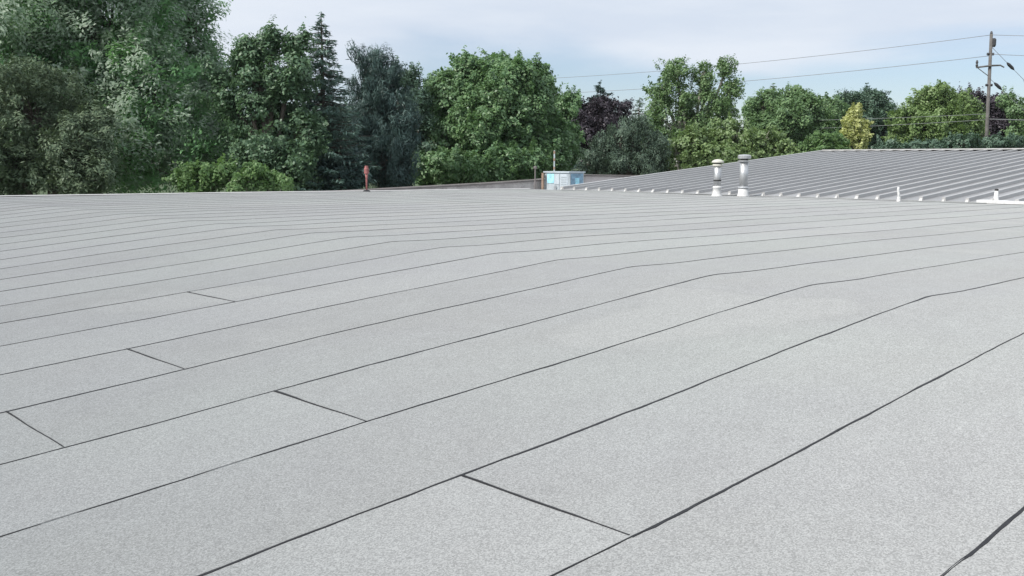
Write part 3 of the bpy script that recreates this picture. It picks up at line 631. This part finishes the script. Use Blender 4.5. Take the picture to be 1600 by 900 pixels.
TREES = [
 # left edge: silver maples, drab cedar in front
 dict(name='silver_maple', label='huge silvery green maple towering out of the frame', lobes=[(50, 30, 115, 95), (175, 50, 105, 105), (110, 160, 125, 95), (235, 165, 85, 85), (150, -75, 130, 80), (30, 120, 90, 120), (200, 240, 110, 60)], d=42, mat='l_silver', seed=11, clump=0.48, leafvar=0.26, leaf=0.18, aspect=0.40, wind=(0.45, -0.1, 0.1), stretch=2.0, per=70, cover=2.6),
 dict(name='silver_maple', label='silvery maple with wind swept shoots against the sky gap', lobes=[(298, 52, 42, 62), (285, 125, 55, 60), (318, 140, 36, 50), (300, 205, 58, 55), (268, 20, 34, 40)], d=45, mat='l_silver', seed=12, clump=0.40, leafvar=0.26, leaf=0.18, aspect=0.40, wind=(0.6, -0.1, 0.15), stretch=2.1, per=62, cover=2.6, fuzz=0.5),
 dict(name='cedar_tree', label='drab olive brown cedar in front of the huge maple', lobes=[(55, 190, 90, 95), (120, 235, 65, 75), (10, 240, 80, 85), (150, 275, 45, 40)], d=36, mat='l_drab', seed=13, clump=0.34, leaf=0.16, aspect=0.3, per=62, stretch=1.5, cover=2.8),
 # middle left
 dict(name='locust_tree', label='lumpy dark green broadleaf tree left of the blue green spruce', lobes=[(391, 84, 14, 17), (377, 108, 14, 18), (425, 73, 17, 20), (462, 70, 17, 20), (405, 140, 40, 36), (448, 128, 34, 42), (400, 195, 52, 55), (468, 212, 46, 46), (350, 150, 26, 46), (430, 255, 75, 50)], d=41, mat='l_green', seed=14, clump=0.40, leaf=0.15, per=64, cover=2.8),
 dict(name='pine_tree', label='dark bristly columnar pine left of the broad round tree', lobes=[(574, 122, 20, 44), (598, 128, 22, 46), (585, 190, 46, 70), (620, 185, 30, 62), (600, 255, 52, 48)], d=47, mat='l_pine', seed=42, clump=0.32, leaf=0.24, aspect=0.15, per=70, wind=(0.05, 0, 1.5), stretch=2.4, upbias=0.0, cover=3.0),
 dict(name='dark_tree', label='dark backdrop tree in the gap left of the spruce', lobes=[(355, 225, 50, 65), (450, 235, 75, 60), (535, 235, 60, 62)], d=58, mat='l_fardark', seed=46, clump=0.5, leaf=0.2, per=44),
 dict(name='leafy_tree', label='small broadleaf crown behind the dark pine', lobes=[(632, 122, 20, 20), (645, 150, 22, 32), (618, 128, 14, 20), (650, 200, 25, 55)], d=53, mat='l_fardark', seed=15, clump=0.36, leaf=0.15, per=45, fuzz=0.6),
 dict(name='leafy_shrub', label='bright green shrub at the roof edge below the silvery maples', lobes=[(285, 284, 16, 18), (303, 270, 13, 16), (324, 274, 12, 14), (335, 288, 14, 12), (308, 294, 20, 12)], d=34, mat='l_bright', seed=16, clump=0.20, leaf=0.12, per=36, bark='palebark', group='bright shrubs at the roof edge'),
 dict(name='leafy_shrub', label='bright green shrub at the roof edge below the lumpy dark tree', lobes=[(357, 270, 13, 17), (378, 282, 10, 16), (392, 272, 12, 14), (368, 292, 20, 12)], d=34, mat='l_bright', seed=17, clump=0.20, leaf=0.12, per=36, bark='palebark', group='bright shrubs at the roof edge'),
 dict(name='leafy_shrub', label='bright green shrub at the roof edge left of the red vent pipe', lobes=[(407, 270, 11, 15), (424, 282, 13, 14), (442, 290, 12, 10), (412, 292, 14, 10)], d=34.5, mat='l_bright', seed=18, clump=0.20, leaf=0.12, per=34, bark='palebark', group='bright shrubs at the roof edge'),
 dict(name='dark_shrub', label='dark shady shrub behind the red vent pipe', lobes=[(480, 270, 45, 30), (540, 272, 40, 28)], d=42, mat='l_pine', seed=19, clump=0.28, leaf=0.14, per=40),
 # middle
 dict(name='round_tree', label='broad round bright green tree behind the air unit', lobes=[(775, 150, 78, 66), (715, 165, 50, 60), (825, 165, 48, 58), (760, 215, 98, 62), (690, 220, 42, 55), (845, 225, 45, 60), (760, 262, 105, 36), (670, 250, 30, 40)], d=55, mat='l_linden', seed=20, clump=0.38, leaf=0.17, per=70, cover=3.0, upbias=0.55),
 dict(name='leafy_tree', label='narrow yellow green tree beside the broad round tree', lobes=[(862, 165, 26, 34), (890, 190, 18, 40), (875, 230, 32, 40), (893, 160, 8, 16)], d=59, mat='l_linden', seed=21, clump=0.34, leaf=0.16, per=56),
 dict(name='purple_maple', label='dark purple leaved maple below the small spire shaped spruce', lobes=[(910, 180, 28, 22), (955, 182, 32, 28), (930, 215, 50, 36), (975, 215, 28, 30)], d=70, mat='l_purple', seed=22, clump=0.42, leaf=0.17, per=56),
 dict(name='poplar_tree', label='tall open poplar with three tufted heads and pale stems', lobes=[(1058, 114, 26, 20), (1036, 146, 19, 22), (1066, 148, 21, 25), (1098, 118, 14, 20), (1103, 152, 17, 24), (1134, 110, 14, 17), (1141, 140, 14, 24), (1124, 176, 26, 20), (1080, 184, 26, 18), (1024, 178, 22, 20), (1060, 215, 46, 22), (1115, 210, 40, 22), (1022, 208, 26, 22)], d=64, mat='l_poplar', seed=23, clump=0.34, leaf=0.15, per=44, bark='palebark', trunks=[(-0.7, 0), (-0.25, 0.3), (1.2, 0.1)], cover=2.4, inner=0.25, fuzz=0.7),
 dict(name='juniper_shrub', label='large dull dark juniper right of the air unit', lobes=[(968, 222, 20, 34), (990, 212, 17, 32), (1014, 220, 17, 38), (1030, 245, 16, 28), (942, 240, 18, 30), (920, 256, 14, 20), (980, 256, 60, 24)], d=50, mat='l_drab_j', seed=24, clump=0.30, leaf=0.15, aspect=0.26, per=60, stretch=1.9, wind=(0, 0, 1.0), upbias=0.2),
 dict(name='sumac_shrub', label='yellowish green sumac left of the flue pipes', lobes=[(1058, 240, 28, 22), (1090, 222, 28, 24), (1100, 250, 44, 22), (1040, 255, 20, 20)], d=51, mat='l_sumac', seed=25, clump=0.24, leaf=0.17, aspect=0.5, per=34, bark='palebark', group='sumac shrubs behind the metal roof'),
 dict(name='sumac_shrub', label='yellowish green sumac with pale branches above the taller flue', lobes=[(1150, 212, 34, 26), (1190, 222, 34, 26), (1140, 240, 40, 26), (1215, 238, 28, 22), (1180, 250, 50, 18)], d=51, mat='l_sumac', seed=26, clump=0.24, leaf=0.17, aspect=0.5, per=34, bark='palebark', group='sumac shrubs behind the metal roof'),
 # right, farther away
 dict(name='leafy_tree', label='rounded mid green tree right of the poplar', lobes=[(1240, 160, 26, 22), (1190, 168, 24, 24), (1222, 190, 48, 36), (1262, 185, 34, 30), (1240, 220, 60, 30)], d=86, mat='l_far', seed=27, clump=0.50, leaf=0.21, per=54, group='far trees along the street'),
 dict(name='leafy_tree', label='dim green tree between mid green tree and golden tree', lobes=[(1300, 176, 26, 20), (1285, 195, 36, 28), (1310, 215, 34, 26)], d=90, mat='l_far', seed=28, clump=0.5, leaf=0.21, per=54, group='far trees along the street'),
 dict(name='dark_tree', label='dark bluish tree rising behind the golden tree', lobes=[(1330, 162, 24, 14), (1365, 160, 26, 16), (1375, 182, 24, 30), (1345, 195, 40, 36), (1385, 212, 24, 26)], d=93, mat='l_fardark', seed=29, clump=0.5, leaf=0.22, per=54, group='far trees along the street'),
 dict(name='golden_tree', label='small golden yellow tree standing before the dark bluish tree', lobes=[(1338, 180, 9, 14), (1330, 197, 12, 16), (1346, 200, 11, 18), (1326, 216, 14, 14), (1344, 222, 18, 16)], d=76, mat='l_yellow', seed=30, clump=0.26, leaf=0.17, per=44),
 dict(name='leafy_shrub', label='lime green shrub at the ridge end below the golden tree', lobes=[(1262, 236, 16, 8), (1284, 224, 18, 14), (1306, 222, 16, 14), (1290, 240, 34, 10)], d=60, mat='l_bright', seed=31, clump=0.24, leaf=0.15, per=36, bark='palebark'),
 dict(name='leafy_tree', label='broad olive green maple left of the utility pole', lobes=[(1470, 158, 34, 22), (1440, 180, 32, 28), (1498, 182, 34, 32), (1470, 200, 60, 36), (1415, 200, 26, 26), (1425, 220, 36, 22), (1512, 215, 28, 26)], d=82, mat='l_olive', seed=32, clump=0.46, leaf=0.20, per=56, group='far trees along the street'),
 dict(name='purple_maple', label='dark purple tree right behind the utility pole', lobes=[(1514, 160, 22, 14), (1560, 180, 24, 28), (1585, 195, 34, 34), (1545, 205, 26, 24)], d=92, mat='l_purple', seed=33, clump=0.5, leaf=0.21, per=54),
 dict(name='leafy_tree', label='green tree top beyond the dark purple tree', lobes=[(1600, 176, 24, 20), (1575, 160, 14, 8), (1640, 180, 40, 30), (1620, 210, 50, 30)], d=88, mat='l_far', seed=34, clump=0.46, leaf=0.20, per=50, group='far trees along the street'),
 dict(name='low_hedge', label='low leafy hedge along the ridge foot of the pole', lobes=[(1450, 232, 30, 14), (1500, 230, 28, 20), (1562, 226, 30, 16), (1600, 230, 30, 18), (1400, 232, 30, 12)], d=70, mat='l_fardark', seed=35, clump=0.26, leaf=0.16, per=34),
]
M['l_drab_j'] = leaf_material('juniper_leaf', (0.028, 0.044, 0.033), (0.048, 0.066, 0.046), trans=0.1, gloss=0.2)
M['l_olive'] = leaf_material('olive_maple_leaf', (0.055, 0.088, 0.034), (0.095, 0.130, 0.052), trans=0.22)
for T in TREES:
    T = dict(T); T['mat'] = M[T['mat']]
    T.setdefault('cat', 'shrub' if ('shrub' in T['name'] or 'hedge' in T['name']) else 'tree'); crown_tree(**T)
spruce_tree('spruce_tree', 'tall blue green spruce with a pointed top between broadleaf tree and pine', 502, 22, 195, 64, 42.6, M['l_spruce'], 41, dens=1.25)
spruce_tree('spruce_tree', 'small open spire shaped spruce above the dark purple maple', 938, 129, 215, 56, 75, M['l_pine'], 43, step=0.42, needle=0.34, dens=1.5, droop=0.05)
spruce_tree('spruce_tree', 'thin spruce tip at the left side of the poplar', 999, 152, 225, 34, 72, M['l_fardark'], 44, step=0.36, needle=0.28, dens=0.8, droop=0.05)
spruce_tree('spruce_tree', 'grey green far spruce right of the poplar', 1208, 131, 230, 58, 92, M['l_far'], 45, step=0.36, needle=0.34, dens=0.9, droop=0.05)
# ------------------------------------------------------------------ volume added to lift the dark gaps in the trees: thin haze
hz = MB(); hz.box((-60, -60, GROUND - 1.0), (190, 190, 14.5)); hz_m, hz_t = new_mat('shadow_lift_haze')
hv = N(hz_t, 'ShaderNodeVolumePrincipled'); hv.inputs['Color'].default_value = (0.92, 0.95, 1.0, 1); hv.inputs['Density'].default_value = 0.00012; hv.inputs['Anisotropy'].default_value = 0.2
ho = N(hz_t, 'ShaderNodeOutputMaterial'); hz_t.links.new(hv.outputs[0], ho.inputs['Volume'])
tag(hz.build('added_haze', hz_m), kind='stuff')
